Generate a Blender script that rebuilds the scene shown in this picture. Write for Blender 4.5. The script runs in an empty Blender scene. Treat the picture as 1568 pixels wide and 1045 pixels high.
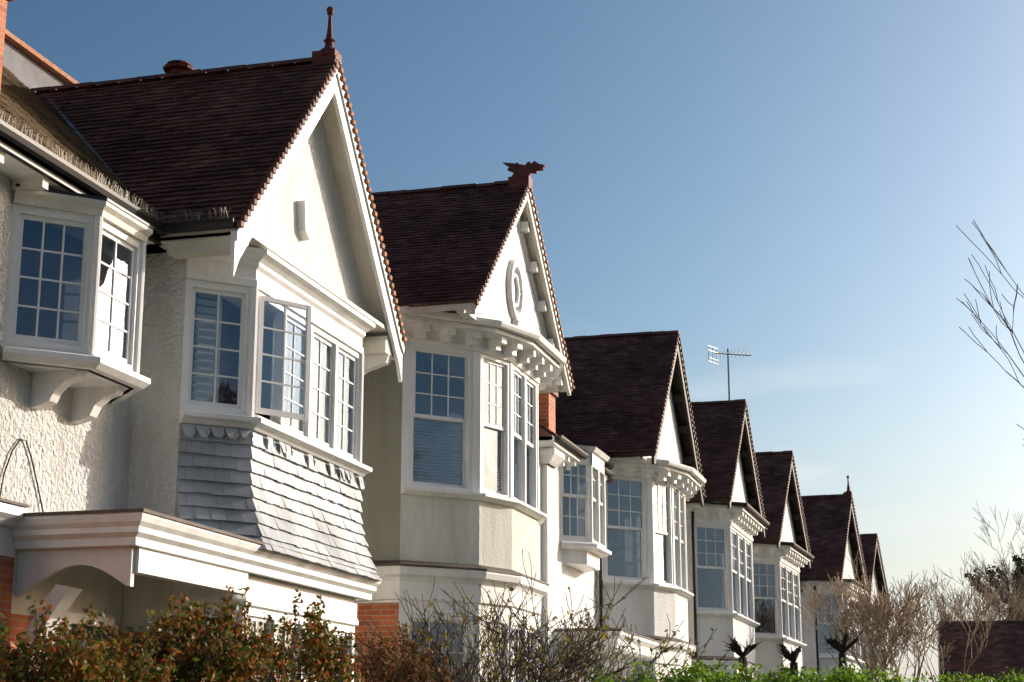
import bpy, math, random
from mathutils import Vector, Matrix
import numpy as np
random.seed(7); rng=np.random.default_rng(5)
scene=bpy.context.scene
scene.view_settings.view_transform='Standard'
# ---------------------------------------------------------------- materials
def nodes(name):
    m=bpy.data.materials.new(name); m.use_nodes=True
    nt=m.node_tree; bs=nt.nodes['Principled BSDF']; return m,nt,bs
def mk(name,col,rough=.8,var=.1,vscale=1.5,bump=0,bscale=60,spec=.3,dist=.01,streak=False,metal=0):
    m,nt,bs=nodes(name); N=nt.nodes; L=nt.links
    tc=N.new('ShaderNodeTexCoord')
    mp=N.new('ShaderNodeMapping'); L.new(tc.outputs['Object'],mp.inputs[0])
    if streak: mp.inputs['Scale'].default_value=(2.5,2.5,.45)
    n=N.new('ShaderNodeTexNoise'); n.inputs['Scale'].default_value=vscale; n.inputs['Detail'].default_value=8; n.inputs['Roughness'].default_value=.65
    L.new(mp.outputs[0],n.inputs['Vector'])
    r=N.new('ShaderNodeValToRGB'); L.new(n.outputs['Fac'],r.inputs[0])
    r.color_ramp.elements[0].position=.3; r.color_ramp.elements[1].position=.6
    c0=tuple(c*(1-2*var)*(1-k*var) for k,c in zip((0,.3,.8),col)); c1=tuple(min(1,c*(1+.4*var)) for c in col)
    r.color_ramp.elements[0].color=(*c0,1); r.color_ramp.elements[1].color=(*c1,1)
    L.new(r.outputs[0],bs.inputs['Base Color'])
    bs.inputs['Roughness'].default_value=rough; bs.inputs['Specular IOR Level'].default_value=spec
    bs.inputs['Metallic'].default_value=metal
    if bump:
        n2=N.new('ShaderNodeTexNoise'); n2.inputs['Scale'].default_value=bscale; n2.inputs['Detail'].default_value=5
        L.new(tc.outputs['Object'],n2.inputs['Vector'])
        b=N.new('ShaderNodeBump'); b.inputs['Strength'].default_value=bump; b.inputs['Distance'].default_value=dist
        L.new(n2.outputs['Fac'],b.inputs['Height']); L.new(b.outputs[0],bs.inputs['Normal'])
    return m
def mk_island(name,cols,rough=.7,spec=.3,noise=True,transl=False):
    m,nt,bs=nodes(name); N=nt.nodes; L=nt.links
    g=N.new('ShaderNodeNewGeometry'); r=N.new('ShaderNodeValToRGB'); L.new(g.outputs['Random Per Island'],r.inputs[0])
    e=r.color_ramp.elements; e[0].position=0; e[0].color=(*cols[0],1); e[1].position=1; e[1].color=(*cols[-1],1)
    for i,c in enumerate(cols[1:-1]):
        x=e.new((i+1)/(len(cols)-1)); x.color=(*c,1)
    out=r.outputs[0]
    if noise:
        tc=N.new('ShaderNodeTexCoord'); n=N.new('ShaderNodeTexNoise'); n.inputs['Scale'].default_value=1.3; n.inputs['Detail'].default_value=7
        L.new(tc.outputs['Object'],n.inputs['Vector'])
        mr=N.new('ShaderNodeMapRange'); mr.inputs['From Min'].default_value=.3; mr.inputs['From Max'].default_value=.7; mr.inputs['To Min'].default_value=.6; mr.inputs['To Max'].default_value=1.35
        L.new(n.outputs['Fac'],mr.inputs['Value'])
        mx=N.new('ShaderNodeVectorMath'); mx.operation='SCALE'; L.new(out,mx.inputs[0]); L.new(mr.outputs[0],mx.inputs['Scale']); out=mx.outputs[0]
    L.new(out,bs.inputs['Base Color']); bs.inputs['Roughness'].default_value=rough; bs.inputs['Specular IOR Level'].default_value=spec
    if transl:
        t=N.new('ShaderNodeBsdfTranslucent'); L.new(out,t.inputs[0]); ms=N.new('ShaderNodeMixShader'); ms.inputs[0].default_value=.45
        L.new(bs.outputs[0],ms.inputs[1]); L.new(t.outputs[0],ms.inputs[2]); L.new(ms.outputs[0],N['Material Output'].inputs[0])
    return m
def mk_brick():
    m,nt,bs=nodes('red_brick'); N=nt.nodes; L=nt.links
    tc=N.new('ShaderNodeTexCoord'); sp=N.new('ShaderNodeSeparateXYZ'); L.new(tc.outputs['Object'],sp.inputs[0])
    ad=N.new('ShaderNodeMath'); ad.operation='ADD'; L.new(sp.outputs[0],ad.inputs[0]); L.new(sp.outputs[1],ad.inputs[1])
    cb=N.new('ShaderNodeCombineXYZ'); L.new(ad.outputs[0],cb.inputs[0]); L.new(sp.outputs[2],cb.inputs[1])
    br=N.new('ShaderNodeTexBrick'); L.new(cb.outputs[0],br.inputs['Vector']); br.inputs['Scale'].default_value=1
    br.inputs['Brick Width'].default_value=.225; br.inputs['Row Height'].default_value=.075; br.inputs['Mortar Size'].default_value=.006
    br.inputs['Color1'].default_value=(.55,.16,.055,1); br.inputs['Color2'].default_value=(.34,.085,.035,1); br.inputs['Mortar'].default_value=(.38,.3,.22,1)
    L.new(br.outputs[0],bs.inputs['Base Color']); bs.inputs['Roughness'].default_value=.85
    b=N.new('ShaderNodeBump'); b.inputs['Strength'].default_value=.5; b.inputs['Distance'].default_value=.005; b.invert=True
    L.new(br.outputs['Fac'],b.inputs['Height']); L.new(b.outputs[0],bs.inputs['Normal'])
    return m
def mk_glass():
    m,nt,bs=nodes('window_glass'); N=nt.nodes; L=nt.links; N.remove(bs)
    t=N.new('ShaderNodeBsdfTransparent'); t.inputs[0].default_value=(.75,.8,.85,1)
    g=N.new('ShaderNodeBsdfGlossy'); g.inputs['Roughness'].default_value=.02; g.inputs['Color'].default_value=(.72,.85,1,1)
    tc=N.new('ShaderNodeTexCoord'); n=N.new('ShaderNodeTexNoise'); n.inputs['Scale'].default_value=3
    L.new(tc.outputs['Object'],n.inputs['Vector']); b=N.new('ShaderNodeBump'); b.inputs['Strength'].default_value=.18; b.inputs['Distance'].default_value=.02
    L.new(n.outputs['Fac'],b.inputs['Height']); L.new(b.outputs[0],g.inputs['Normal'])
    lw=N.new('ShaderNodeLayerWeight'); lw.inputs['Blend'].default_value=.35
    mr=N.new('ShaderNodeMapRange'); mr.inputs['To Min'].default_value=.13; mr.inputs['To Max'].default_value=.9; L.new(lw.outputs['Fresnel'],mr.inputs['Value'])
    ms=N.new('ShaderNodeMixShader'); L.new(mr.outputs[0],ms.inputs[0]); L.new(t.outputs[0],ms.inputs[1]); L.new(g.outputs[0],ms.inputs[2])
    L.new(ms.outputs[0],N['Material Output'].inputs[0]); return m
M={}
M['rough']=mk('roughcast_stucco',(.74,.73,.70),.95,.10,1.2,1.0,22,.1,.09,True)
M['rough_w']=mk('white_roughcast',(.8,.795,.78),.92,.06,1.2,1.0,34,.15,.035,True)
M['stucco']=mk('grey_green_render',(.30,.305,.245),.88,.08,1.2,.3,30,.15,.015,True)
M['band']=mk('pale_render',(.66,.66,.60),.85,.10,1.2,.45,24,.2,.02,True)
M['white']=mk('white_paint',(.79,.785,.77),.5,.08,1.5,.08,25,.4,.004,True)
M['cream']=mk('cream_paint',(.67,.64,.56),.6,.08,1.5,.08,25,.3,.004,True)
M['frame']=mk('window_frame_paint',(.78,.775,.76),.45,.03,3,0)
M['dark']=mk('dark_timber',(.04,.028,.022),.6,.15,3,.2,30)
M['black']=mk('black_gutter',(.025,.023,.022),.45,.2,4,0)
M['lead']=mk('lead_capping',(.11,.085,.07),.7,.25,3,.3,20)
M['leadg']=mk('lead_flashing',(.2,.22,.25),.5,.2,3,.3,20)
M['grey']=mk('grey_render',(.2,.2,.21),.9,.15,2,.2,30)
M['dark_backing']=mk('painted_room_dark',(.045,.05,.065),.9,.3,1,0)  # room darkness painted as the colour of panels behind the glass
M['blind']=mk('blind_slats',(.74,.72,.67),.6,.02,2,0)
M['curtain']=mk('curtain',(.5,.46,.4),.9,.1,3,0)
M['terra']=mk('terracotta',(.17,.045,.03),.7,.2,6,.3,30)
M['verge']=mk('sunlit_terracotta_verge',(.42,.2,.11),.85,.2,8,.4,30)  # orange of sun-struck tile edges put into the colour; terracotta on the loft
M['metal']=mk('galvanised_wire',(.25,.23,.2),.4,.1,4,0,metal=.6)
M['tiles']=mk_island('clay_roof_tiles',[(.10,.048,.037),(.19,.083,.06),(.15,.066,.05),(.25,.115,.083),(.12,.058,.046)],.7,.22)
M['tiles_old']=mk_island('mossy_roof_tiles',[(.12,.085,.05),(.2,.14,.08),(.16,.115,.068),(.23,.17,.1)],.85,.2)
M['hung']=mk_island('painted_hung_tiles',[(.29,.315,.34),(.40,.42,.44),(.34,.365,.39),(.45,.465,.475)],.6,.35)
M['brick']=mk_brick(); M['glass']=mk_glass()
M['grass']=mk('grass',(.05,.075,.022),.95,.3,8,.5,60,.2,.03)
M['asphalt']=mk('asphalt',(.05,.05,.052),.9,.15,30,.3,200)
M['paving']=mk('paving',(.28,.27,.25),.85,.15,6,.2,60)
M['paint']=mk('road_paint',(.7,.7,.68),.7,.1,10,0)
M['bark']=mk('bark',(.13,.09,.06),.9,.3,12,.4,40)
M['bark_d']=mk('dark_bark',(.045,.03,.025),.9,.3,12,.4,40)
M['twig']=mk('pale_twigs',(.33,.24,.15),.85,.2,9,0)
M['pyra']=mk_island('pyracantha_leaves',[(.04,.07,.015),(.09,.13,.02),(.3,.1,.02),(.05,.09,.015),(.2,.13,.03),(.07,.11,.02),(.42,.1,.02),(.1,.12,.02)],.5,.3,True,True)
M['heather']=mk_island('rust_shrub_leaves',[(.1,.06,.03),(.22,.07,.04),(.12,.12,.03),(.3,.12,.05)],.7,.2,True,True)
M['hedge']=mk_island('hedge_leaves',[(.05,.11,.01),(.11,.22,.02),(.18,.32,.02),(.26,.37,.03)],.5,.3,True,True)
M['conifer']=mk_island('conifer_needles',[(.015,.035,.015),(.03,.06,.025),(.05,.08,.03)],.8,.2,True,False)
M['olive']=mk_island('dry_leaves',[(.14,.15,.03),(.28,.22,.06),(.18,.13,.04)],.8,.2,True,True)
# ---------------------------------------------------------------- builder
class B:
    def __init__(s): s.p={}
    def add(s,part,mat,vs,fs):
        V,F=s.p.setdefault((part,mat),([],[])); o=len(V)
        V.extend(vs); F.extend([tuple(i+o for i in f) for f in fs])
    def build(s,name,loc=(0,0,0),rot=0,local=False):
        e=bpy.data.objects.new(name,None); scene.collection.objects.link(e); e.location=loc; e.rotation_euler=(0,0,rot)
        off=(0,0,0) if local else loc
        for (part,mat),(V,F) in s.p.items():
            me=bpy.data.meshes.new(part)
            me.from_pydata([(v[0]-off[0],v[1]-off[1],v[2]-off[2]) for v in V],[],F); me.materials.append(M[mat])
            me.update()
            ob=bpy.data.objects.new(part,me); scene.collection.objects.link(ob); ob.parent=e
        return e
HEX=[(0,3,2,1),(4,5,6,7),(0,1,5,4),(1,2,6,5),(2,3,7,6),(3,0,4,7)]
def box(b,part,mat,x0,x1,y0,y1,z0,z1):
    b.add(part,mat,[(x0,y0,z0),(x1,y0,z0),(x1,y1,z0),(x0,y1,z0),(x0,y0,z1),(x1,y0,z1),(x1,y1,z1),(x0,y1,z1)],HEX)
def prism(b,part,mat,poly,z0,z1):
    n=len(poly); vs=[(x,y,z0) for x,y in poly]+[(x,y,z1) for x,y in poly]
    fs=[tuple(range(n-1,-1,-1)),tuple(range(n,2*n))]+[(i,(i+1)%n,n+(i+1)%n,n+i) for i in range(n)]
    b.add(part,mat,vs,fs)
def yzplate(b,part,mat,poly,x0,x1):
    n=len(poly); vs=[(x0,y,z) for y,z in poly]+[(x1,y,z) for y,z in poly]
    fs=[tuple(range(n-1,-1,-1)),tuple(range(n,2*n))]+[(i,(i+1)%n,n+(i+1)%n,n+i) for i in range(n)]
    b.add(part,mat,vs,fs)
def xzplate(b,part,mat,poly,y0,y1):
    n=len(poly); vs=[(x,y0,z) for x,z in poly]+[(x,y1,z) for x,z in poly]
    fs=[tuple(range(n)),tuple(range(2*n-1,n-1,-1))]+[(i,n+i,n+(i+1)%n,(i+1)%n) for i in range(n)]
    b.add(part,mat,vs,fs)
def offs(path,d):
    P=[Vector(p) for p in path]; ns=[]
    for i in range(len(P)-1):
        u=(P[i+1]-P[i]).normalized(); ns.append(Vector((u.y,-u.x)))
    out=[]
    for i,p in enumerate(P):
        if i==0: m=ns[0]
        elif i==len(P)-1: m=ns[-1]
        else: m=(ns[i-1]+ns[i])/(1+ns[i-1].dot(ns[i]))
        q=p+m*d; out.append((q.x,q.y))
    return out
def sweep(b,part,mat,path,prof):
    n=len(path); k=len(prof); vs=[]
    for d,z in prof: vs+= [(x,y,z) for x,y in offs(path,d)]
    fs=[]
    for j in range(k-1):
        for i in range(n-1): fs.append((j*n+i,j*n+i+1,(j+1)*n+i+1,(j+1)*n+i))
    fs.append(tuple(j*n for j in range(k))); fs.append(tuple(j*n+n-1 for j in range(k-1,-1,-1)))
    b.add(part,mat,vs,fs)
def tube(b,part,mat,p0,p1,r0,r1,n=6,cap=False):
    p0=Vector(p0);p1=Vector(p1); d=(p1-p0)
    if d.length<1e-6: return
    d.normalize(); a=d.orthogonal().normalized(); c=d.cross(a); vs=[]
    for p,r in((p0,r0),(p1,r1)):
        for i in range(n):
            t=2*math.pi*i/n; q=p+(a*math.cos(t)+c*math.sin(t))*r; vs.append(tuple(q))
    fs=[(i,(i+1)%n,n+(i+1)%n,n+i) for i in range(n)]
    if cap: fs+=[tuple(range(n-1,-1,-1)),tuple(range(n,2*n))]
    b.add(part,mat,vs,fs)
def lathe(b,part,mat,c,prof,n=12):
    vs=[];fs=[]
    for r,z in prof:
        for i in range(n):
            t=2*math.pi*i/n; vs.append((c[0]+r*math.cos(t),c[1]+r*math.sin(t),c[2]+z))
    for j in range(len(prof)-1):
        for i in range(n): fs.append((j*n+i,j*n+(i+1)%n,(j+1)*n+(i+1)%n,(j+1)*n+i))
    b.add(part,mat,vs,fs)
def torus_yz(b,part,mat,c,R,r,n=28,k=6,sz=1):
    vs=[];fs=[]
    for i in range(n):
        t=2*math.pi*i/n
        for j in range(k):
            s=2*math.pi*j/k; q=R+r*math.cos(s); vs.append((c[0]+r*math.sin(s),c[1]+q*math.cos(t),c[2]+q*math.sin(t)*sz))
    for i in range(n):
        for j in range(k): fs.append((i*k+j,((i+1)%n)*k+j,((i+1)%n)*k+(j+1)%k,i*k+(j+1)%k))
    b.add(part,mat,vs,fs)
def tiles(b,part,mat,O,U,V,Nn,W,Lh,tw=.165,ex=.1,th=.014):
    O=Vector(O);U=Vector(U).normalized();V=Vector(V).normalized();Nn=Vector(Nn).normalized()
    nr=int(Lh/ex)+1; nc=int(W/tw)+1; vs=[];fs=[]
    for r in range(nr):
        v0=r*ex; v1=min(v0+ex*1.25,Lh+.02); sh=(tw/2 if r%2 else 0)
        wob=random.uniform(-.006,.006)
        for c in range(nc+1):
            u0=max(c*tw-sh,0); u1=min(c*tw-sh+tw*.97,W)
            if u1-u0<.02: continue
            j=random.uniform(-.004,.005); dv=random.uniform(-.005,.005)+wob
            if random.random()<.03: j+=.008; dv-=.012
            h0=.022+th+j; h1=.008+j*.3
            a=O+U*u0+V*(v0+dv); c2=O+U*u1+V*(v0+dv); d=O+U*u1+V*v1; e=O+U*u0+V*v1
            k=len(vs)
            vs+= [tuple(a+Nn*h0),tuple(c2+Nn*(h0+random.uniform(-.003,.003))),tuple(d+Nn*h1),tuple(e+Nn*h1),tuple(a+Nn*(h0-th)),tuple(c2+Nn*(h0-th)),tuple(d),tuple(e)]
            fs+= [(k,k+1,k+2,k+3),(k+4,k+5,k+1,k),(k+5,k+6,k+2,k+1),(k+7,k+4,k,k+3)]
    b.add(part,mat,vs,fs)
class Fr:
    def __init__(s,b,p0,p1):
        s.b=b; s.p=Vector(p0); d=Vector(p1)-s.p; s.L=d.length; s.u=d.normalized(); s.n=Vector((s.u.y,-s.u.x))
    def bar(s,part,mat,a0,a1,z0,z1,d0,d1,tilt=0):
        vs=[]
        for z,t in((z0,0),(z1,tilt)):
            for a,d in((a0,d0),(a0,d1),(a1,d1),(a1,d0)):
                q=s.p+s.u*a+s.n*(d+t); vs.append((q.x,q.y,z))
        s.b.add(part,mat,vs,[(0,1,2,3),(4,7,6,5),(0,4,5,1),(1,5,6,2),(2,6,7,3),(3,7,4,0)])
    def pane(s,a0,a1,z0,z1,d,part='glass',mat='glass'):
        vs=[]
        for a,z in((a0,z0),(a1,z0),(a1,z1),(a0,z1)):
            q=s.p+s.u*a+s.n*d; vs.append((q.x,q.y,z))
        s.b.add(part,mat,vs,[(0,1,2,3)])
def sash(F,a0,a1,z0,z1,d,nx,ny,st=.045,mt=.018,fm='frame'):
    F.bar('window_frames',fm,a0,a0+st,z0,z1,d-.04,d); F.bar('window_frames',fm,a1-st,a1,z0,z1,d-.04,d)
    F.bar('window_frames',fm,a0+st,a1-st,z0,z0+st*1.2,d-.038,d-.002); F.bar('window_frames',fm,a0+st,a1-st,z1-st,z1,d-.038,d-.002)
    A0,A1,Z0,Z1=a0+st,a1-st,z0+st*1.2,z1-st
    for i in range(1,nx):
        a=A0+(A1-A0)*i/nx; F.bar('window_frames',fm,a-mt/2,a+mt/2,Z0,Z1,d-.032,d-.008)
    for i in range(1,ny):
        z=Z0+(Z1-Z0)*i/ny; F.bar('window_frames',fm,A0,A1,z-mt/2,z+mt/2,d-.030,d-.010)
    F.pane(A0-.005,A1+.005,Z0-.005,Z1+.005,d-.02)
def window(b,p0,p1,z0,z1,ncol=1,tr=None,up=(3,3),lo=(1,1),back='none',fw=.06,mw=.07,skip=(),fm='frame'):
    F=Fr(b,p0,p1); L=F.L
    F.bar('window_frames',fm,0,fw,z0,z1,-.1,0); F.bar('window_frames',fm,L-fw,L,z0,z1,-.1,0)
    F.bar('window_frames',fm,fw,L-fw,z0,z0+fw,-.1,-.003); F.bar('window_frames',fm,fw,L-fw,z1-fw,z1,-.1,-.003)
    w=(L-2*fw-(ncol-1)*mw)/ncol
    for c in range(ncol):
        a0=fw+c*(w+mw); a1=a0+w
        if c<ncol-1: F.bar('window_frames',fm,a1,a1+mw,z0+fw,z1-fw,-.098,.008)
        if c in skip: continue
        if tr is None: sash(F,a0,a1,z0+fw,z1-fw,-.035,up[0],up[1],fm=fm)
        else:
            zt=z0+(z1-z0)*tr
            sash(F,a0,a1,zt-.02,z1-fw,-.035,up[0],up[1],fm=fm); sash(F,a0,a1,z0+fw,zt+.02,-.078,lo[0],lo[1],fm=fm)
        zb=z0+fw; zq=z1-fw
        bk=back[c%len(back)] if isinstance(back,(list,tuple)) else back
        if bk in('blind','halfblind','shutter'):
            if bk=='halfblind': zb=z0+(z1-z0)*.0; zq=z0+(z1-z0)*.5
            z=zb+.03; s=.05 if bk!='shutter' else .085
            aa1=a1 if bk!='shutter' else a0+w*.62
            while z<zq-.03:
                F.bar('blinds','blind',a0+.02,aa1-.02,z,z+.008,-.175,-.135,.0); z+=s
                F.bar('blinds','blind',a0+.02,aa1-.02,z-s+.008,z-s+(.03 if bk!='shutter' else .05),-.15,-.146,.02)
            if bk=='shutter':
                F.bar('blinds','blind',a0,a0+.05,zb,zq,-.18,-.14); F.bar('blinds','blind',aa1-.05,aa1,zb,zq,-.18,-.14)
        elif bk=='curtain':
            for s0,s1 in((a0,a0+w*.3),(a1-w*.22,a1)):
                k=7
                for i in range(k):
                    q0=s0+(s1-s0)*i/k; q1=s0+(s1-s0)*(i+1)/k; dd=-.16-.03*(i%2)
                    F.bar('curtains','curtain',q0,q1,zb,zq,dd-.01,dd)
        elif bk=='net':
            k=9
            for i in range(k):
                q0=a0+w*i/k; q1=a0+w*(i+1)/k; dd=-.15-.02*(i%2)
                F.bar('curtains','blind',q0,q1,zb,zq,dd-.008,dd)
def gutter(b,path,z,mat='black',r=.06,d=0,part='gutters'):
    sweep(b,part,mat,path,[(d,z),(d,z-.03),(d+.02,z-.075),(d+.06,z-.09),(d+.1,z-.075),(d+.12,z-.03),(d+.125,z+.005),(d+.112,z+.005),(d+.1,z-.04)])
def dentils(b,path,d0,d1,z0,z1,step,w,mat='white',part='eaves_corbels'):
    for i in range(len(path)-1):
        F=Fr(b,path[i],path[i+1]); n=max(1,int(F.L/step)); 
        for k in range(n):
            a=F.L*(k+.5)/n
            F.bar(part,mat,a-w/2,a+w/2,z0+ (z1-z0)*.45,z1,d0,d1)
            F.bar(part,mat,a-w/2+.004,a+w/2-.004,z0,z0+(z1-z0)*.45,d0,d0+(d1-d0)*.62)
def gable_roof(b,xf,xb,yc,half,ze,za,mat='tiles',tw=.165,ex=.1,undermat='cream'):
    dy=half;dz=za-ze;L=math.hypot(dy,dz)
    for s in(-1,1):
        tiles(b,'roof_tiles',mat,(xf,yc+s*half,ze),(-1,0,0),(0,-s*dy,dz),(0,s*dz,dy),xf-xb,L,tw,ex)
    t=.07*L/dy
    yzplate(b,'roof_deck',undermat,[(yc-half+.02,ze-t-.0),(yc-half+.02,ze+.0),(yc,za-.01),(yc,za-.01-t)],xb,xf-.02)
    yzplate(b,'roof_deck',undermat,[(yc,za-.01-t),(yc,za-.01),(yc+half-.02,ze),(yc+half-.02,ze-t)],xb,xf-.02)
    x=xf
    while x>xb:
        l=.3; r=.11+random.uniform(-.004,.006); vs=[];n=7; zz=za-.02+random.uniform(-.008,.006)
        for xx in(x,x-l+.012):
            for i in range(n+1):
                a=math.pi*i/n; vs.append((xx,yc+r*math.cos(a)*1.05,zz+r*math.sin(a)*.75))
        k=n+1; b.add('ridge_tiles',mat,vs,[(i,k+i,k+i+1,i+1) for i in range(n)]+[tuple(range(n+1))])
        x-=l
def barge(b,x0,x1,yc,half,ze,za,w,mat,ext=.0,drop=0,part='bargeboards'):
    s=(za-ze)/half; 
    for sg in(-1,1):
        ye=half+ext; zz=za-s*ye
        wv=w*math.hypot(1,s)
        poly=[(yc,za),(yc+sg*ye,zz),(yc+sg*ye,zz-wv*.75-drop),(yc+sg*(ye-.12),zz-wv*1.0+.12*s-drop*.2),(yc,za-wv)]
        if sg>0: poly=poly[::-1]
        yzplate(b,part,mat,poly,x0,x1)
def main_roof(b,xe,ze,xr,zr,y0,y1,mat='tiles',tw=.165,ex=.1):
    L=math.hypot(xe-xr,zr-ze)
    tiles(b,'main_roof_tiles',mat,(xe,y0,ze),(0,1,0),(xr-xe,0,zr-ze),(zr-ze,0,xe-xr),y1-y0,L,tw,ex)
    xzplate(b,'main_roof_deck','tiles',[(xe-.02,ze-.1),(xe-.02,ze-.01),(xr,zr-.01),(xr-(xe-xr),ze),(xr-(xe-xr),ze-.1)],y0,y1)
def finial(b,c,kind,mat='terra'):
    x,y,z=c
    if kind=='ball':
        box(b,'finial',mat,x-.28,x+.02,y-.11,y+.11,z-.12,z+.06)
        lathe(b,'finial',mat,(x-.1,y,z+.0),[(.13,0),(.12,.08),(.06,.13),(.05,.2),(.075,.22),(.045,.25),(.028,.4),(.02,.56),(.04,.575),(.04,.585)])
        lathe(b,'finial',mat,(x-.1,y,z+.585),[(.001,0),(.035,.01),(.05,.045),(.035,.08),(.001,.095)])
    else:
        box(b,'finial',mat,x-.32,x+.03,y-.12,y+.12,z-.14,z+.04)
        xzplate(b,'finial',mat,[(x-.3,z+.04),(x-.24,z+.14),(x-.36,z+.2),(x-.32,z+.24),(x-.44,z+.33),(x-.26,z+.3),(x-.06,z+.25),(x+.06,z+.24),(x+.1,z+.3),(x+.2,z+.24),(x+.28,z+.22),(x+.24,z+.15),(x+.15,z+.15),(x+.14,z+.1),(x+.04,z+.12),(x+.02,z+.04)][::-1],y-.04,y+.04)
        for q in(-.2,.0,.1): lathe(b,'finial',mat,(x+q,y,z+.2),[(.001,0),(.05,.02),(.06,.06),(.03,.1),(.001,.12)],8)
# ================================================================= HOUSE 1
def house1():
    b=B(); yc=17.75
    Wf=-7.85; y0,y1=15.55,19.95; xm=-8.4
    box(b,'walls','rough',-8.8,xm,3,15.55,3.7,6.9)
    box(b,'brick_wall','brick',-8.8,xm,3,13.5,0,3.25)
    box(b,'brick_wall','brick',-8.8,xm,13.5,15.55,0,2.75)
    box(b,'walls','cream',-8.8,xm+.002,13.5,15.55,2.75,3.7)
    box(b,'walls','white',-8.8,xm+.004,3,13.5,3.25,3.7)
    box(b,'walls','rough',-9.3,-9.0,19.95,22.6,0,6.9)
    box(b,'wing_walls','rough',-12,Wf,y0,y1,3.4,7.0)
    box(b,'wing_walls','cream',-12,Wf-.01,y0+.01,y1-.01,0,3.4)
    P=[(Wf,y0),(-7.3,16.1),(-7.3,19.4),(Wf,y1)]
    zs,zh=4.98,6.42
    box(b,'dark_backing','dark_backing',Wf,Wf+.03,y0+.05,y1-.05,zs+.01,zh)  # dark panel on the wall stands in for the unlit room
    prism(b,'bay','cream',P,3.4,zs-.13)
    sweep(b,'bay_sill','white',P,[(-.1,zs-.13),(.06,zs-.13),(.1,zs-.09),(.16,zs-.07),(.16,zs-.02),(.03,zs+.01),(-.1,zs+.012)])
    prism(b,'bay','white',P,zh,7.0)
    sweep(b,'bay_cornice','white',P,[(0,zh-.0),(.03,zh),(.03,zh+.08),(.012,zh+.09),(.012,zh+.2),(.05,zh+.24),(.05,zh+.28),(.11,zh+.33),(.16,zh+.35),(.16,zh+.4),(.0,zh+.43)])
    window(b,P[0],P[1],zs,zh,1,None,(2,4),back='shutter',fw=.08)
    window(b,P[1],P[2],zs,zh,4,None,(2,4),back=['none','net','net','net'],fw=.07,skip=(0,))
    window(b,P[2],P[3],zs,zh,1,None,(2,4),fw=.08)
    for q in P[1:3]:
        tube(b,'window_frames','frame',(q[0]+.0,q[1],zs),(q[0]+.0,q[1],zh),.045,.045,8)
    h=Vector((-7.26,16.17)); dd=Vector((math.sin(.56),math.cos(.56)))
    F=Fr(b,h,h+dd*.68); sash(F,0,.68,zs+.07,zh-.07,.0,2,4,.05)
    n=9; zt=zs-.14; zb=3.58
    def flare(t): return .02+.24*max(0,(t-.35)/.65)**1.6
    for r in range(n):
        t0=r/n; t1=(r+1)/n
        za_=zt+(zb-zt)*t0; zb_=zt+(zb-zt)*t1-.02
        for i in range(3):
            A=offs(P,flare(t0)+.0); C=offs(P,flare(t1)+.035)
            F0=Fr(b,A[i],A[i+1]); F1=Fr(b,C[i],C[i+1])
            w=.17; k=int(round(F1.L/w)); w1=F1.L/k; w0=F0.L/k; sh=.5 if r%2 else 0
            for c in range(k+1):
                c0=max(c-sh,0); c1=min(c-sh+.985,k)
                if c1-c0<.1: continue
                j=random.uniform(0,.01)
                def q(F,a,d,z): v=F.p+F.u*a+F.n*d; return (v.x,v.y,z)
                dz=random.uniform(-.007,.007)
                vs=[q(F1,c0*w1,j,zb_+dz),q(F1,c1*w1,j,zb_+dz),q(F0,c1*w0,0,za_),q(F0,c0*w0,0,za_),q(F1,c0*w1,j-.035,zb_+dz),q(F1,c1*w1,j-.035,zb_+dz),q(F0,c1*w0,-.02,za_),q(F0,c0*w0,-.02,za_)]
                b.add('hung_tiles','hung',vs,[(0,1,2,3),(4,5,1,0),(5,6,2,1),(7,4,0,3)])
                if r==0 and c1-c0>.7:
                    m=(c0+c1)/2; dr=random.uniform(.0,.04)
                    vs=[q(F0,c0*w0,.035,za_),q(F0,c1*w0,.035,za_),q(F1,(m+.42)*w1,.045,za_-.08),q(F1,(m+.2)*w1,.045,za_-.12-dr),q(F1,(m-.2)*w1,.045,za_-.12-dr),q(F1,(m-.42)*w1,.045,za_-.08)]
                    if i==0 or random.random()<.5: b.add('hung_tiles','hung',vs,[(0,1,2,3,4,5)])
    cz=.06
    C=[(xm,13.5),(-7.2,13.5),(-7.2,19.6),(-7.85,20.0)]
    prism(b,'porch_canopy','white',C,3.28+cz,3.5+cz)
    sweep(b,'porch_canopy','white',C,[(d,z+cz) for d,z in [(0,3.26),(.03,3.27),(.03,3.34),(.08,3.38),(.08,3.43),(.12,3.47),(.14,3.52),(.14,3.55),(-.2,3.56)]])
    sweep(b,'canopy_capping','lead',C,[(d,z+cz) for d,z in [(-.02,3.558),(.16,3.545),(.16,3.575),(0,3.60),(-.3,3.62)]])
    sweep(b,'string_course','white',[(xm,3),(xm,13.4)],[(0,3.5),(.06,3.52),(.1,3.56),(.16,3.6),(.16,3.68),(0,3.7)])
    sweep(b,'string_course_cap','lead',[(xm,3),(xm,13.4)],[(.0,3.702),(.18,3.69),(.18,3.715),(0,3.76)])
    arch=[(-8.4,3.33),(-7.25,3.33),(-7.25,2.97)]+[(-7.3-.95*(i/8),2.98+.2*math.sin(math.pi*i/8)) for i in range(9)]+[(-8.4,2.9)]
    xzplate(b,'porch_arch','white',arch,13.56,13.62)
    pts=[]
    for i in range(11):
        t=i/10; pts.append((-8.38+.42*t**2.2, 1.9+1.1*t))
    ins=[(x+.15,z-.03) for x,z in pts]
    xzplate(b,'porch_brace','white',pts+ins[::-1],13.5,13.72)
    box(b,'porch_beam','white',-7.33,-7.21,13.62,16.0,3.1,3.335)
    box(b,'front_door','dark_backing',-8.39,-8.36,13.9,15.3,0,2.75)
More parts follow.
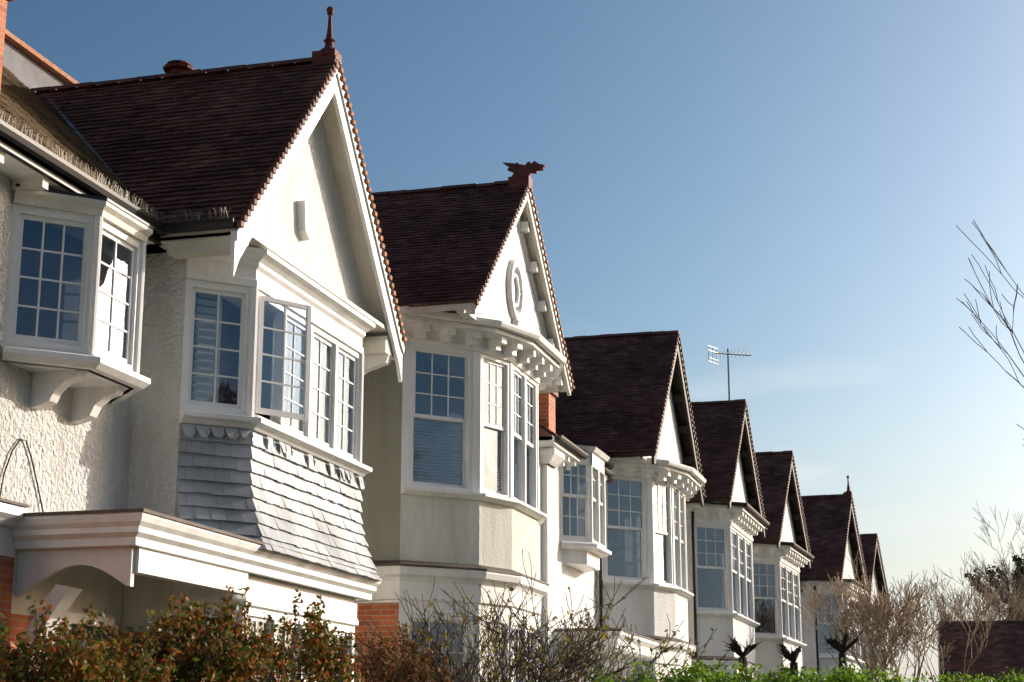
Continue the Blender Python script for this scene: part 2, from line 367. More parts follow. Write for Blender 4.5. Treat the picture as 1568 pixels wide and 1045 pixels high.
    F=Fr(b,(xm+.05,13.95),(xm+.05,15.2)); F.bar('door_frame','frame',-.06,1.3,2.72,2.82,0,.05); F.bar('door_frame','frame',-.06,.0,0,2.72,0,.05); F.bar('door_frame','frame',.4,.45,0,2.72,0,.05); F.bar('blinds','curtain',.0,.4,1.2,2.7,0,.02)
    box(b,'brick_wall','brick',-8.36,-7.86,y0-.12,y0,0,2.7)
    zs2,zh2=.95,3.0
    prism(b,'ground_bay','white',P,0,zs2); prism(b,'ground_bay','white',P,zh2,3.335)
    box(b,'dark_backing','dark_backing',Wf,Wf+.03,y0+.05,y1-.05,zs2,zh2)
    sweep(b,'ground_bay_trim','white',P,[(0,zh2),(.04,zh2+.01),(.04,zh2+.06),(.02,zh2+.1),(.02,zh2+.27)])
    for i in range(3): window(b,P[i],P[i+1],zs2,zh2,(1,4,1)[i],.5,(2,3),(2,3),fw=.09)
    ze,za,half=6.85,9.73,2.55
    yzplate(b,'gable_wall','rough_w',[(yc-2.2,6.85),(yc+2.2,6.85),(yc+2.2,7.12),(yc,9.6),(yc-2.2,7.12)],-7.6,-7.42)
    yzplate(b,'alarm_box','white',[(17.47,7.86),(17.52,7.5),(17.66,7.42),(17.76,7.55),(17.77,7.83),(17.62,7.9)],-7.42,-7.32)
    gable_roof(b,-7.05,-12.2,yc,half,ze,za)
    barge(b,-7.14,-7.09,yc,half,ze,za-.06,.24,'white',ext=.1,drop=.22)
    barge(b,-7.09,-7.065,yc,half,ze,za-.02,.09,'white',ext=.1,part='barge_moulding')
    for s in(-1,1):
        k=34
        for i in range(k):
            a=i/k; yy=yc+s*half*(1-a)*1.02; zz=ze-.05+(za-ze)*a
            box(b,'verge_tiles','verge' if s>0 else 'tiles',-7.085,-7.03,yy-.04,yy+.04,zz-.0,zz+.055)  # right edge painted sunlit orange, left edge keeps the roof tile colour
    yy=yc+half-.18
    box(b,'gable_brackets','cream',-7.9,-7.15,yy-.22,yy+.22,6.55,6.72)
    xzplate(b,'gable_brackets','white',[(-7.85,6.55),(-7.16,6.55),(-7.2,6.45),(-7.5,6.36),(-7.72,6.2),(-7.85,6.0)],yy-.07,yy+.07)
    box(b,'gable_brackets','cream',-7.95,-7.2,15.28,15.5,6.62,6.72)
    box(b,'wing_soffit','cream',-9,-7.15,15.22,15.56,6.72,6.78)
    box(b,'wing_soffit','cream',-9,-7.15,19.94,20.28,6.72,6.78)
    box(b,'wing_soffit','cream',-7.85,-7.15,15.5,20.0,6.85,6.9)
    gutter(b,[(-8.0,3),(-8.0,15.18)],6.87)
    gutter(b,[(-8.1,15.18),(-7.1,15.18)],6.87)
    gutter(b,[(-7.1,20.32),(-8.9,20.32)],6.85)
    box(b,'fascia','black',-8.06,-8.0,3,15.3,6.72,6.85)
    box(b,'soffit','white',-8.4,-8.06,3,15.55,6.72,6.76)
    for k in range(12): box(b,'eaves_corbels','cream',-8.39,-8.07,5.5+k*.75,5.6+k*.75,6.62,6.72)
    main_roof(b,-7.98,6.87,-11.4,9.9,3,17.3,'tiles_old')
    main_roof(b,-8.6,6.87,-11.4,9.6,17.3,23,'tiles')
    tube(b,'valley_flashing','leadg',(-8.15,15.28,6.99),(-11.15,17.8,9.77),.035,.035,6)
    def spikes(p0,p1,n):
        for i in range(n):
            q=Vector(p0).lerp(Vector(p1),i/n)
            for k in range(2):
                d=Vector((random.uniform(-.05,.05),random.uniform(-.05,.05),.12))
                tube(b,'bird_spikes','metal',q,q+d,.0022,.0015,3)
    spikes((-7.93,9.5,6.88),(-7.93,15.15,6.88),170); spikes((-8.0,15.1,6.88),(-7.15,15.1,6.88),34)
    cab=[(13.15,3.74),(13.2,3.98),(13.3,4.2),(13.43,4.34),(13.52,4.34),(13.63,4.2),(13.76,3.98),(13.9,3.72)]
    for (ya,z_a),(yb_,z_b) in zip(cab,cab[1:]): tube(b,'wall_cable','black',(-8.38,ya,z_a),(-8.38,yb_,z_b),.008,.008,5)
    finial(b,(-7.08,yc,za+.04),'ball')
    lathe(b,'roof_vent','terra',(-9.2,yc,za-.02),[(.11,0),(.11,.1),(.19,.11),(.2,.14),(.12,.15),(.12,.17),(.16,.18),(.15,.2),(.0,.21)])
    O=[(xm,13.05),(-7.82,13.62),(-7.82,14.5),(xm,15.08)]
    prism(b,'oriel','white',O,5.0,5.14); prism(b,'oriel','white',O,6.5,6.64)
    box(b,'dark_backing','dark_backing',xm,xm+.02,13.1,15.05,5.14,6.5)
    sweep(b,'oriel_sill','white',O,[(-.05,5.0),(.08,5.0),(.14,5.05),(.14,5.1),(.02,5.14)])
    sweep(b,'oriel_head','cream',O,[(0,6.5),(.04,6.5),(.05,6.56),(.09,6.6),(.09,6.64),(0,6.66)])
    sweep(b,'oriel_cap','black',O,[(0,6.662),(.1,6.642),(.1,6.67),(-.3,6.72)])
    for i in range(3): window(b,O[i],O[i+1],5.14,6.5,1,None,(3,4) if i==0 else (2,4),fw=.075)
    for q in O[1:3]: tube(b,'window_frames','frame',(q[0],q[1],5.14),(q[0],q[1],6.5),.04,.04,8)
    for yb in(13.65,14.4):
        pr=[(xm,5.0),(-7.9,5.0),(-7.94,4.93),(-8.05,4.9),(-8.15,4.82),(-8.2,4.72),(-8.3,4.68),(xm,4.66)]
        xzplate(b,'oriel_brackets','white',pr,yb-.07,yb+.07)
    box(b,'chimney','brick',-10.0,-9.25,13.2,14.0,7,9.3); box(b,'chimney','brick',-10.05,-9.2,13.15,14.05,9.1,9.2)
    box(b,'loft_dormer','grey',-14,-12.56,12,21.0,9.3,11.2)
    xzplate(b,'loft_roof','tiles',[(-12.45,11.2),(-12.55,11.32),(-14,11.36),(-14,11.2)],12,21.1)
    box(b,'loft_verge','verge',-12.56,-12.44,12,21.15,11.18,11.25)
    b.build('semi_detached_house',(-7.1,yc,0))
# ================================================================= HOUSE B
def house_b(loc,rot=0,half=2.97,ze=7.75,za=10.55,zs=5.2,zh=7.35,xm=-2.4,wall='stucco',bandm='rough_w',bargem='cream',fin=None,left=0,right=1.5,wreath=False,oriel=False,bow=True,gut='white',tw=.165,ex=.1,brickg=True,typ='sash',backs=('halfblind','none','none','curtain'),xm_left=-1.75):
    b=B(); w=half-.42; dk=bargem=='dark'
    if bow: P=[(-1.23,-w),(-.33,-1.6*w/2.55),(-.05,-.8),(-.05,.8),(-.33,1.6*w/2.55),(-1.23,w)]
    else: P=[(-1.0,-w),(-.2,-w+.8),(-.2,w-.8),(-1.0,w)]
    xf=P[0][0]; zc=ze-.05; xb=-7
    E=[(xm,-w)]+P+[(xm,w)]
    box(b,'wing_walls',wall,xb,xf-.002,-w,w,3.9 if brickg else 0,ze-.05)
    if brickg: box(b,'brick_wall','brick',xb,xf-.004,-w-.0,w,0,3.55)
    if brickg: box(b,'wing_walls','white',xb,xf-.003,-w,w,3.55,3.9)
    g0,g1=zs-1.6,zs-1.08
    prism(b,'bay',bandm,P,g1,zs-.1)
    prism(b,'bay','white',P,g0-.2,g1)
    prism(b,'bay','white',P,zh,zc)
    zq=.95
    prism(b,'ground_bay','brick' if brickg else 'white',P,0,zq)
    box(b,'dark_backing','dark_backing',xf,xf+.03,-w+.05,w-.05,zs,zh); box(b,'dark_backing','dark_backing',xf,xf+.03,-w+.05,w-.05,zq,g0-.2)
    sweep(b,'bay_sill','white',P,[(-.1,zs-.1),(.05,zs-.1),(.1,zs-.07),(.14,zs-.05),(.14,zs-.01),(.02,zs+.005),(-.1,zs+.005)])
    path=E
    sweep(b,'string_course','white',path,[(0,g0-.02),(.04,g0),(.05,g0+.25),(.08,g0+.3),(.14,g0+.34),(.16,g0+.42),(.16,g0+.45),(.03,g0+.5),(0,g0+.515)])
    sweep(b,'string_course_cap','lead',path,[(.0,g0+.517),(.175,g0+.452),(.175,g0+.48),(0,g0+.55)])
    nf=len(P)-1; cols=(1,1,2,1,1) if bow else (1,3,1)
    for i in range(nf):
        Fx=Fr(b,P[i],P[i+1]); pw=.13 if i in(0,nf-1) and bow else .05
        q0=Fx.p+Fx.u*pw; q1=Fx.p+Fx.u*(Fx.L-pw)
        for a0,a1 in((0,pw-.003),(Fx.L-pw+.003,Fx.L)):
            Fx.bar('window_frames','white',a0,a1,zs+.004,zh-.004,-.14,.012); Fx.bar('window_frames','white',a0,a1,zq,g0-.2,-.14,.012)
        window(b,q0,q1,zs,zh,cols[i],.5,(3,3),(1,1),back=list(backs[i%len(backs):]+backs[:i%len(backs)]))
        window(b,q0,q1,zq,g0-.2,cols[i],.6,(3,2),(1,1),back='none')
    sweep(b,'eaves',('white'),E,[(0,zh),(.03,zh+.0),(.05,zh+.07),(.02,zh+.1),(.02,zc-.17),(.06,zc-.12),(.33,zc-.1),(.35,zc-.1),(.35,zc+.03),(.0,zc+.05)])
    dentils(b,E[1:-1],.02,.3,zc-.3,zc-.105,.42,.13)
    dentils(b,[E[0],E[1]],.02,.3,zc-.3,zc-.105,.5,.13)
    prism(b,'eaves_top','lead',offs(P,.34),zc+.02,zc+.06)
    G=offs(E,.352)
    gutter(b,G,zc+.05,gut)
    gx=-.3 if dk else -.22; s=(za-ze)/half
    yzplate(b,'gable_wall','white' if wall!='rough_w' else 'rough_w',[(-half+.25,zc),(half-.25,zc),(half-.25,zc+.2),(0,za-.1),(-half+.25,zc+.2)],gx-.15,gx)
    gable_roof(b,.04,xb,0,half+.03,ze,za,tw=tw,ex=ex,undermat='dark' if dk else 'cream')
    bw=.25 if dk else .17
    barge(b,-.06,0,0,half,ze,za-.05,bw,bargem); barge(b,0,.025,0,half,ze,za-.02,.07,bargem,part='barge_moulding')
    for sg in(-1,1):
        for k in range(5):
            a=.12+.19*k; yy=sg*half*(1-a); zz=ze+(za-ze)*a-.33
            box(b,'gable_brackets','dark' if dk else 'white',gx,-.07,yy-.07,yy+.07,zz-.06,zz+.1)
    barge(b,gx,gx+.03,0,half-.1,ze,za-.28,.12,'dark' if dk else 'white',part='gable_trim')
    k=30
    for sg in(-1,1):
        for i in range(k):
            a=i/k; yy=sg*half*(1-a)*1.01; zz=ze-.04+(za-ze)*a
            box(b,'verge_tiles','verge' if not dk and sg>0 else 'tiles',.0,.055,yy-.045,yy+.045,zz,zz+.05)  # sunlit orange painted on right-hand tile edges below pale barges only
    if wreath:
        c=(gx+.03,-.12,za-1.85)
        torus_yz(b,'gable_wreath','white',c,.34,.065,sz=1.28); torus_yz(b,'gable_wreath','white',c,.2,.03,sz=1.28)
        for i in range(4):
            t=math.pi*i/2
            tube(b,'gable_wreath','white',(c[0],c[1]+.2*math.cos(t),c[2]+.25*math.sin(t)),(c[0],c[1]+.34*math.cos(t),c[2]+.43*math.sin(t)),.03,.03,6)
        lathe(b,'gable_wreath','white',(c[0],c[1],c[2]-.62),[(.0,0),(.06,.03),(.09,.1),(.03,.16)])
    if fin: finial(b,(.02,0,za+.05),fin)
    if left:
        yl=-w-left; x0=xm_left
        box(b,'walls',bandm,xb,x0,yl,-w-.003,0,ze-.45)
        sweep(b,'eaves','white',[(x0,yl),(x0,-w-.36)],[(0,ze-.6),(.3,ze-.55),(.32,ze-.55),(.32,ze-.42),(0,ze-.4)])
        dentils(b,[(x0,yl),(x0,-w-.4)],.0,.26,ze-.72,ze-.555,.5,.12)
        gutter(b,[(x0+.33,yl),(x0+.33,-w-.45)],ze-.4,'black')
        main_roof(b,x0+.3,ze-.38,x0-3.0,ze+2.0,yl,-w+.6,'tiles',tw,ex)
        pc=[(x0,yl+1.2),(x0+1.1,yl+1.2),(x0+1.1,-w-.1),(x0,-w-.1)]
        prism(b,'porch_canopy','white',pc,g0,g0+.3)
        sweep(b,'porch_canopy','white',pc,[(0,g0),(.05,g0+.05),(.08,g0+.2),(.14,g0+.28),(.14,g0+.34),(-.1,g0+.36)])
        sweep(b,'canopy_capping','lead',pc,[(-.1,g0+.362),(.16,g0+.345),(.16,g0+.37),(-.1,g0+.42)])
        if oriel:
            yo=-w-1.9
            O=[(x0,yo-1.2),(x0+.5,yo-.7),(x0+.5,yo+.5),(x0,yo+1.0)]
            z0,z1=zs+.45,zh-.05
            prism(b,'oriel','white',O,z0-.14,z0); prism(b,'oriel','white',O,z1,ze-.6)
            sweep(b,'oriel_sill','white',O,[(-.05,z0-.14),(.1,z0-.1),(.1,z0-.04),(.02,z0)])
            sweep(b,'oriel_head','white',O,[(0,z1),(.05,z1+.02),(.1,z1+.1),(0,z1+.12)])
            prism(b,'oriel','white',offs(O,-.12),z0-.4,z0-.14)
            box(b,'dark_backing','dark_backing',x0,x0+.02,yo-1.1,yo+.9,z0,z1)
            for i in range(3): window(b,O[i],O[i+1],z0,z1,1 if i!=1 else 2,.5,(3,2),(3,2))
        else:
            box(b,'dark_backing','dark_backing',x0,x0+.01,-w-2.4,-w-.8,zs,zh)
            window(b,(x0+.12,-w-2.4),(x0+.12,-w-.8),zs,zh,2,.5,(2,3),(1,1),back='curtain')
    if right:
        box(b,'walls',bandm,xb,xm,w+.003,w+right,0,ze-.45)
        main_roof(b,xm+.35,ze-.38,xm-2.6,ze+1.9,w-.5,w+right,'tiles',tw,ex)
        tube(b,'downpipe','black' if dk else 'white',(xf+.02,w+.1,0),(xf+.02,w+.1,zc-.1),.04,.04,8)
    if dk: tube(b,'downpipe','black',(xf+.03,-w-.06,g0+.5),(xf+.03,-w-.06,zc-.2),.04,.04,8)
    return b.build('semi_detached_house',loc,rot,True)
house1()
house_b((-6.6,25.1,0),fin='dragon',wreath=True,right=1.4,bandm='band',backs=('halfblind','none','net','none'))
house_b((-5.95,35.7,0),zs=4.8,zh=7.0,half=3.15,ze=7.3,za=10.5,wall='rough_w',bargem='dark',left=4.8,oriel=True,right=1,brickg=False,xm_left=-1.3,backs=('none','curtain','net','halfblind'))
house_b((-5.4,42.8,0),math.radians(-1),zs=4.7,zh=6.85,half=3.05,ze=7.35,za=10.3,wall='rough_w',bargem='dark',bow=False,right=3,brickg=False,tw=.2,ex=.12,gut='black',backs=('none','net','curtain'))
house_b((-5.05,51.0,0),math.radians(-3),zs=4.6,zh=6.8,half=3.05,ze=7.3,za=10.3,wall='rough_w',bargem='dark',bow=False,right=1,brickg=False,tw=.25,ex=.14,gut='black',backs=('curtain','none','net'))
house_b((-3.95,60.7,0),math.radians(-5),zs=4.5,zh=6.7,half=3.05,ze=7.1,za=10.3,wall='rough_w',bargem='dark',left=4.5,oriel=False,bow=False,right=3,brickg=False,tw=.25,ex=.14,gut='black',fin='ball')
house_b((-3.75,72.8,0),math.radians(-6),zs=4.5,zh=6.7,half=3.05,ze=7.1,za=10.3,wall='rough_w',bargem='dark',left=4.5,bow=False,right=1,brickg=False,tw=.3,ex=.16,gut='black')
# unseen houses added across the road to block low sky and fill window reflections
for y in(-13.5,-4,5.5):
    house_b((14.5,y,0),math.pi,wall='brick',bandm='brick',bargem='dark',left=3.6,right=0,bow=False,tw=.35,ex=.2,gut='black')
b=B(); box(b,'wall','rough_w',-8.6,-7.15,28.5,28.95,0,6.7); box(b,'brickwork','brick',-8.6,-7.1,28.45,28.95,6.7,7.75); box(b,'coping','terra',-8.65,-7.05,28.42,28.98,7.75,7.83)
sweep(b,'corbel','white',[(-8.6,28.45),(-7.1,28.45),(-7.1,28.95),(-8.6,28.95)],[(0,6.45),(.05,6.5),(.14,6.62),(.14,6.7),(0,6.72)])
b.build('party_wall',(-7.5,28.7,0))
b=B(); X,Y=-5.8,42.8
tube(b,'mast','metal',(X,Y,10.2),(X,Y,11.75),.025,.022,6)
tube(b,'boom','metal',(X-.35,Y-.1,11.62),(X+.6,Y+.1,11.55),.014,.014,5)
for i in range(9):
    q=-.3+i*.1; tube(b,'elements','metal',(X+q,Y-.22,11.6),(X+q,Y+.2,11.6),.008,.008,4); tube(b,'elements','metal',(X+q,Y,11.5),(X+q,Y,11.72),.008,.008,4)
for z in(11.4,11.5,11.7,11.82): tube(b,'reflector','metal',(X-.5,Y-.25,z),(X-.3,Y+.25,z),.01,.01,4)
for y in(-.2,0,.2): tube(b,'reflector','metal',(X-.4+y*.4,Y+y,11.35),(X-.4+y*.4,Y+y,11.85),.01,.01,4)
b.build('tv_aerial',(X,Y,10.2))
# ================================================================= vegetation
def branch(b,part,mat,p,d,l,r,depth,spread=.6,up=.12,rmin=.003,kids=(2,4),nseg=3):
    p=Vector(p); d=Vector(d).normalized(); segs=nseg
    pts=[p]
    for i in range(segs):
        d=(d+Vector((random.gauss(0,.12),random.gauss(0,.12),random.gauss(0,.08)+up*.4))).normalized()
        q=p+d*(l/segs); r2=max(r*(1-.28/segs*(1)),rmin)
        tube(b,part,mat,p,q,r,r2,5 if r>.02 else 3); p=q; r=r2; pts.append((p,d.copy(),r))
    if depth<=0: return
    n=random.randint(*kids)
    for i in range(n):
        q,dq,rq=random.choice(pts[2:]) if i else pts[-1]
        nd=(dq+Vector((random.gauss(0,spread),random.gauss(0,spread),random.gauss(0,spread*.6)+up))).normalized()
        branch(b,part,mat,q,nd,l*random.uniform(.6,.85),max(rq*.68,rmin),depth-1,spread,up,rmin,kids,nseg)
def leaves(b,part,mat,blobs,n,s,asp=.55):
    vs=[];fs=[]
    for (c,r) in blobs:
        c=np.array(c); r=np.array(r if hasattr(r,'__len__') else (r,r,r)); 
        v=rng.normal(size=(n,3)); v/=np.linalg.norm(v,axis=1)[:,None]
        rad=rng.random(n)**.45; pts=c+v*rad[:,None]*r*(1+.15*rng.normal(size=(n,1)))
        a=rng.normal(size=(n,3)); a/=np.linalg.norm(a,axis=1)[:,None]
        t=rng.normal(size=(n,3)); c2=np.cross(a,t); c2/=np.linalg.norm(c2,axis=1)[:,None]
        ss=s*(.6+.8*rng.random((n,1)))
        q=np.stack([pts-a*ss,pts+c2*ss*asp,pts+a*ss,pts-c2*ss*asp],1).reshape(-1,3)
        o=len(vs); vs+= [tuple(x) for x in q.tolist()]; fs+=[(o+4*i,o+4*i+1,o+4*i+2,o+4*i+3) for i in range(n)]
    b.add(part,mat,vs,fs)
def shrub(name,c,rx,ry,h,mat,nbl,nl,s,z0=.3,stem='bark_d',twigs=12,th=.4):
    b=B(); bl=[]
    for i in range(nbl):
        t=random.uniform(0,2*math.pi); q=math.sqrt(random.random())
        x=c[0]+rx*q*math.cos(t); y=c[1]+ry*q*math.sin(t); top=z0+(h-z0)*(1-.25*q**3)
        z=top-(top-z0-.2)*random.random()**1.6; rr=random.uniform(.12,.26); bl.append(((x,y,z-rr*.5),(rr,rr,rr*.9)))
    leaves(b,'leaves',mat,bl,nl,s)
    for i in range(nbl//4):
        t=random.uniform(0,2*math.pi); q=math.sqrt(random.random())*.9
        x=c[0]+rx*q*math.cos(t); y=c[1]+ry*q*math.sin(t); z=z0+(h-z0)*(1-.25*q**3)-.15
        d=Vector((random.gauss(0,.25),random.gauss(0,.25),1)).normalized(); l=random.uniform(.15,.42)
        tube(b,'stems',stem,(x,y,z-.2),tuple(Vector((x,y,z))+d*l),.006,.002,3)
        leaves(b,'leaves',mat,[(tuple(Vector((x,y,z))+d*l*k/6),.05) for k in range(7)],9,s)
    for i in range(twigs):
        t=random.uniform(0,2*math.pi); q=random.uniform(.1,.9)
        branch(b,'stems',stem,(c[0]+.2*math.cos(t),c[1]+.2*math.sin(t),0),(q*rx*math.cos(t)/h,q*ry*math.sin(t)/h,1),h*th,.014,2,.35,.1,.003,(2,3))
    b.build(name,(c[0],c[1],0))
shrub('pyracantha_shrub',(-5.75,9.9),.85,1.1,2.27,'pyra',230,170,.023)
shrub('pyracantha_shrub',(-5.4,11.3),.65,.75,2.48,'pyra',160,170,.023)
shrub('pyracantha_shrub',(-5.1,12.3),.38,.5,2.62,'pyra',70,150,.023)
shrub('heather_shrub',(-5.7,16.6),.5,.8,2.7,'heather',70,120,.022,stem='twig')
def bare_shrub(name,c,h,n,mat,l=.5,spread=.5,depth=4,r=.02,leafm=None,lean=.35):
    b=B()
    for i in range(n):
        t=random.uniform(0,2*math.pi)
        branch(b,'branches',mat,(c[0]+.25*math.cos(t),c[1]+.25*math.sin(t),c[2] if len(c)>2 else 0),(lean*math.cos(t),lean*math.sin(t),1),h*l,r,depth,spread,.1,.0042,(2,4))
    if leafm:
        V,F=b.p[('branches',mat)]; vv=V[len(V)//3:]
        pts=random.sample(vv,min(len(vv),leafm[1]))
        leaves(b,'leaves',leafm[0],[(p,.04) for p in pts],2,leafm[2])
    b.build(name,(c[0],c[1],0))
bare_shrub('bare_shrub',(-4.85,17.4),3.5,11,'bark_d',.33,.5,4,.02,('olive',1100,.028))
bare_shrub('bare_shrub',(-4.6,19.4),3.3,9,'bark_d',.34,.5,4,.02,('olive',700,.028))
def hedge(name,p0,p1,w,h,n):
    b=B(); bl=[]
    p0=Vector(p0);p1=Vector(p1); u=(p1-p0).normalized(); nn=Vector((u.y,-u.x))
    for i in range(n):
        t=random.random(); q=p0.lerp(p1,t)+nn*random.uniform(-w,w); z=random.choice([random.uniform(.3,h),h])
        rr=random.uniform(.12,.24); bl.append(((q.x,q.y,z-rr+random.uniform(-.12,.15)),rr))
    leaves(b,'leaves','hedge',bl,110,.026)
    prism(b,'core','conifer',[tuple(p0+nn*w*.6),tuple(p1+nn*w*.6),tuple(p1-nn*w*.6),tuple(p0-nn*w*.6)],0,h-.35)
    b.build(name,(p0.x,p0.y,0))
hedge('hedge',(-3.5,17.0),(1.0,22.5),.4,2.34,360)
def pollard(c,h):
    b=B(); tube(b,'trunk','bark_d',(c[0],c[1],0),(c[0],c[1],h-.28),.05,.045,7)
    for i in range(9):
        t=random.uniform(0,6.28); d=Vector((math.cos(t)*.8,math.sin(t)*.8,random.uniform(.5,1.2))).normalized(); p=Vector((c[0],c[1],h-.27)); q=p+d*random.uniform(.08,.22)
        tube(b,'limbs','bark_d',p,q,.024,.02,6); tube(b,'limbs','bark_d',q,q+d*.05,.03,.014,6,True)
        for k in range(4):
            e=(d+Vector((random.gauss(0,.6),random.gauss(0,.6),random.gauss(0,.4)))).normalized(); tube(b,'shoots','bark_d',q,q+e*random.uniform(.06,.16),.008,.003,4)
    b.build('pollarded_tree',(c[0],c[1],0))
for c,h in(((-2.45,18.5),2.8),((-1.95,19.0),2.76),((-1.45,19.5),2.88)): pollard(c,h)
def tree(name,c,h,mat,depth=6,spread=.42,leafm=None,r=.12):
    b=B(); branch(b,'limbs',mat,(c[0],c[1],0),(random.uniform(-.08,.08),0,1),h*.34,r,depth,spread,.16,.009,(2,4))
    if leafm:
        V,F=b.p[('limbs',mat)]; pts=random.sample(V[len(V)//3:],min(len(V)//2,leafm[1])); leaves(b,'foliage',leafm[0],[(p,.2) for p in pts],4,leafm[2])
    b.build(name,(c[0],c[1],0))
tree('bare_tree',(-2.3,47),6.2,'twig',6)
tree('bare_tree',(-1.8,50),5.6,'twig',6)
tree('bare_tree',(-1.3,56),5.6,'twig',6)
tree('bare_tree',(-.9,75),8.2,'twig',6)
tree('bare_tree',(1.3,78),8.2,'bark',6)
tree('bare_tree',(4.7,80),11.0,'bark',6)
tree('leafy_tree',(2.6,90),10.0,'bark',5,.45,('conifer',1800,.12))
tree('leafy_tree',(1.0,95),9.2,'bark',5,.45,('olive',1500,.12))
b=B(); cx,cy=4.9,100
tube(b,'trunk','bark_d',(cx,cy,0),(cx,cy,11),.25,.03,8)
bl=[]
for i in range(150):
    z=random.uniform(2,11.2); rr=(11.6-z)*.3; t=random.uniform(0,6.28); bl.append(((cx+rr*math.cos(t)*random.uniform(.3,1),cy+rr*math.sin(t),z),(.6,.6,.25)))
leaves(b,'foliage','conifer',bl,40,.14); b.build('conifer_tree',(cx,cy,0))
random.seed(21)
b=B(); tube(b,'trunk','bark',(2.45,20,0),(2.35,20,3.4),.13,.09,9)
for z,dx,dz,l in((3.4,-.5,1.0,1.5),(3.3,.4,1,1.5),(3.0,-.6,.8,1.15),(3.2,-.3,1.1,1.7),(3.3,-.45,1.2,1.6)):
    branch(b,'limbs','bark_d',(2.35,20,z),(dx,random.uniform(-.1,.2),dz),l,.035,4,.24,.1,.005,(2,3))
b.build('bare_tree',(2.45,20,0))
b=B()
box(b,'walls','rough_w',-.6,9,60,66,0,3.6)
tiles(b,'roof_tiles','tiles',(-1.2,59.6,3.4),(1,0,0),(0,3.4,2.5),(0,-2.5,3.4),10.5,math.hypot(3.4,2.5),.25,.16)
yzplate(b,'roof_deck','tiles',[(59.6,3.3),(59.6,3.4),(63,5.9),(66.4,3.4),(66.4,3.3)],-1.15,9.3)
yzplate(b,'bargeboards','white',[(59.5,3.35),(63,5.85),(66.5,3.35),(66.5,3.1),(63,5.6),(59.5,3.1)],-1.25,-1.18)
b.build('bungalow',(-1,60,0))
# ================================================================= ground
def sheet(name,mat,x0,x1,y0,y1,z,t=.0):
    b=B()
    if t: box(b,'surface',mat,x0,x1,y0,y1,z-t,z)
    else: b.add('surface',mat,[(x0,y0,z),(x1,y0,z),(x1,y1,z),(x0,y1,z)],[(0,1,2,3)])
    b.build(name,(x0,y0,z))
sheet('ground','grass',-400,400,-300,700,0)
sheet('road','asphalt',3.6,9.6,-60,57,.004)
sheet('pavement','paving',1.8,3.6,-60,57,.12,.12)
sheet('garden_path','paving',-7,1.8,14.2,15.0,.004)
b=B()
for k in range(20): b.add('dash','paint',[(6.55,-50+k*5,.008),(6.65,-50+k*5,.008),(6.65,-48+k*5,.008),(6.55,-48+k*5,.008)],[(0,1,2,3)])
b.build('road_markings',(6.6,0,0.008))
# ================================================================= light
az,el=math.radians(40),math.radians(18)
sd=Vector((math.sin(az)*math.cos(el),math.cos(az)*math.cos(el),math.sin(el)))
sl=bpy.data.lights.new('sun','SUN'); sl.energy=5.0; sl.angle=math.radians(.5); sl.color=(1,.95,.87)
so=bpy.data.objects.new('sun',sl); scene.collection.objects.link(so); so.rotation_euler=sd.to_track_quat('Z','Y').to_euler(); so.location=(20,20,20)
w=bpy.data.worlds.new('World'); scene.world=w; w.use_nodes=True; nt=w.node_tree
sk=nt.nodes.new('ShaderNodeTexSky'); sk.sky_type='NISHITA'; sk.sun_disc=False; sk.sun_elevation=el; sk.sun_rotation=az; sk.air_density=1; sk.dust_density=2.6; sk.ozone_density=2.2
N=nt.nodes; L=nt.links
s1=N.new('ShaderNodeVectorMath'); s1.operation='SCALE'; s1.inputs['Scale'].default_value=.15; L.new(sk.outputs[0],s1.inputs[0])
gm=N.new('ShaderNodeGamma'); gm.inputs[1].default_value=1.5; L.new(s1.outputs[0],gm.inputs[0])
hs=N.new('ShaderNodeHueSaturation'); hs.inputs['Saturation'].default_value=1.0; hs.inputs['Hue'].default_value=.488; L.new(gm.outputs[0],hs.inputs['Color'])
s2=N.new('ShaderNodeVectorMath'); s2.operation='SCALE'; s2.inputs['Scale'].default_value=1/.12; L.new(hs.outputs[0],s2.inputs[0])
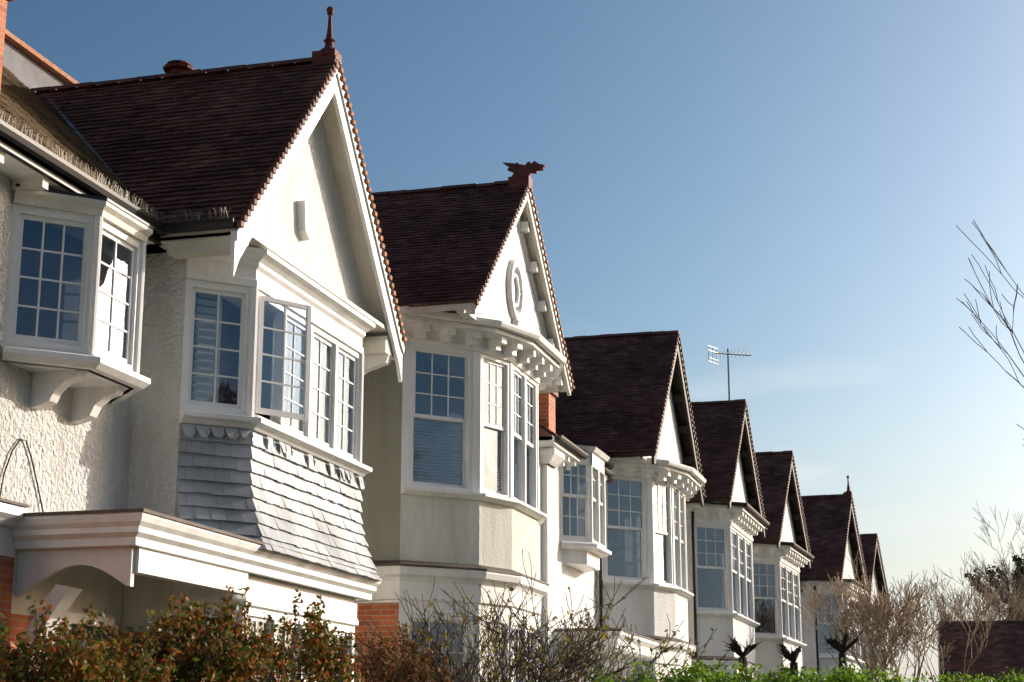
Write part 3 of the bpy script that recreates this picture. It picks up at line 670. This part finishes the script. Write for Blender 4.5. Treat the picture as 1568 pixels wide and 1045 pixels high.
# white winter haze towards the horizon, and thin wisps of cloud
tc=N.new('ShaderNodeTexCoord'); sp=N.new('ShaderNodeSeparateXYZ'); L.new(tc.outputs['Generated'],sp.inputs[0])
hz=N.new('ShaderNodeMapRange'); hz.interpolation_type='SMOOTHSTEP'; hz.inputs['From Min'].default_value=.24; hz.inputs['From Max'].default_value=.02; hz.inputs['To Max'].default_value=.6; L.new(sp.outputs[2],hz.inputs['Value'])
m0=N.new('ShaderNodeMixRGB'); L.new(hz.outputs[0],m0.inputs[0]); L.new(s2.outputs[0],m0.inputs[1]); m0.inputs[2].default_value=(6.6,7.1,7.6,1)
mp=N.new('ShaderNodeMapping'); mp.inputs['Scale'].default_value=(5,5,22); L.new(tc.outputs['Generated'],mp.inputs[0])
cn=N.new('ShaderNodeTexNoise'); cn.inputs['Scale'].default_value=1.6; cn.inputs['Detail'].default_value=7; L.new(mp.outputs[0],cn.inputs['Vector'])
cr=N.new('ShaderNodeMapRange'); cr.inputs['From Min'].default_value=.55; cr.inputs['From Max'].default_value=.75; cr.inputs['To Max'].default_value=.5; L.new(cn.outputs['Fac'],cr.inputs['Value'])
zr=N.new('ShaderNodeMapRange'); zr.inputs['From Min'].default_value=.26; zr.inputs['From Max'].default_value=.14; L.new(sp.outputs[2],zr.inputs['Value'])
mm=N.new('ShaderNodeMath'); mm.operation='MULTIPLY'; L.new(cr.outputs[0],mm.inputs[0]); L.new(zr.outputs[0],mm.inputs[1])
mx=N.new('ShaderNodeMixRGB'); L.new(mm.outputs[0],mx.inputs[0]); L.new(m0.outputs[0],mx.inputs[1]); mx.inputs[2].default_value=(8,8,8,1)
bg=N['Background']; bg.inputs[1].default_value=.12; L.new(mx.outputs[0],bg.inputs[0])
# ================================================================= camera
psi,th=math.radians(15.3),math.radians(13.6)
Fw=Vector((-math.sin(psi)*math.cos(th),math.cos(psi)*math.cos(th),math.sin(th))); R=Vector((math.cos(psi),math.sin(psi),0)); U=R.cross(Fw)
cd=bpy.data.cameras.new('camera'); cd.lens=2550/1568*36; cd.sensor_width=36; cd.clip_end=2000; cd.clip_start=.05
co=bpy.data.objects.new('camera',cd); scene.collection.objects.link(co)
m=Matrix.Identity(4)
for i in range(3): m[i][0]=R[i]; m[i][1]=U[i]; m[i][2]=-Fw[i]
m.translation=Vector((0,0,1.6)); co.matrix_world=m; scene.camera=co
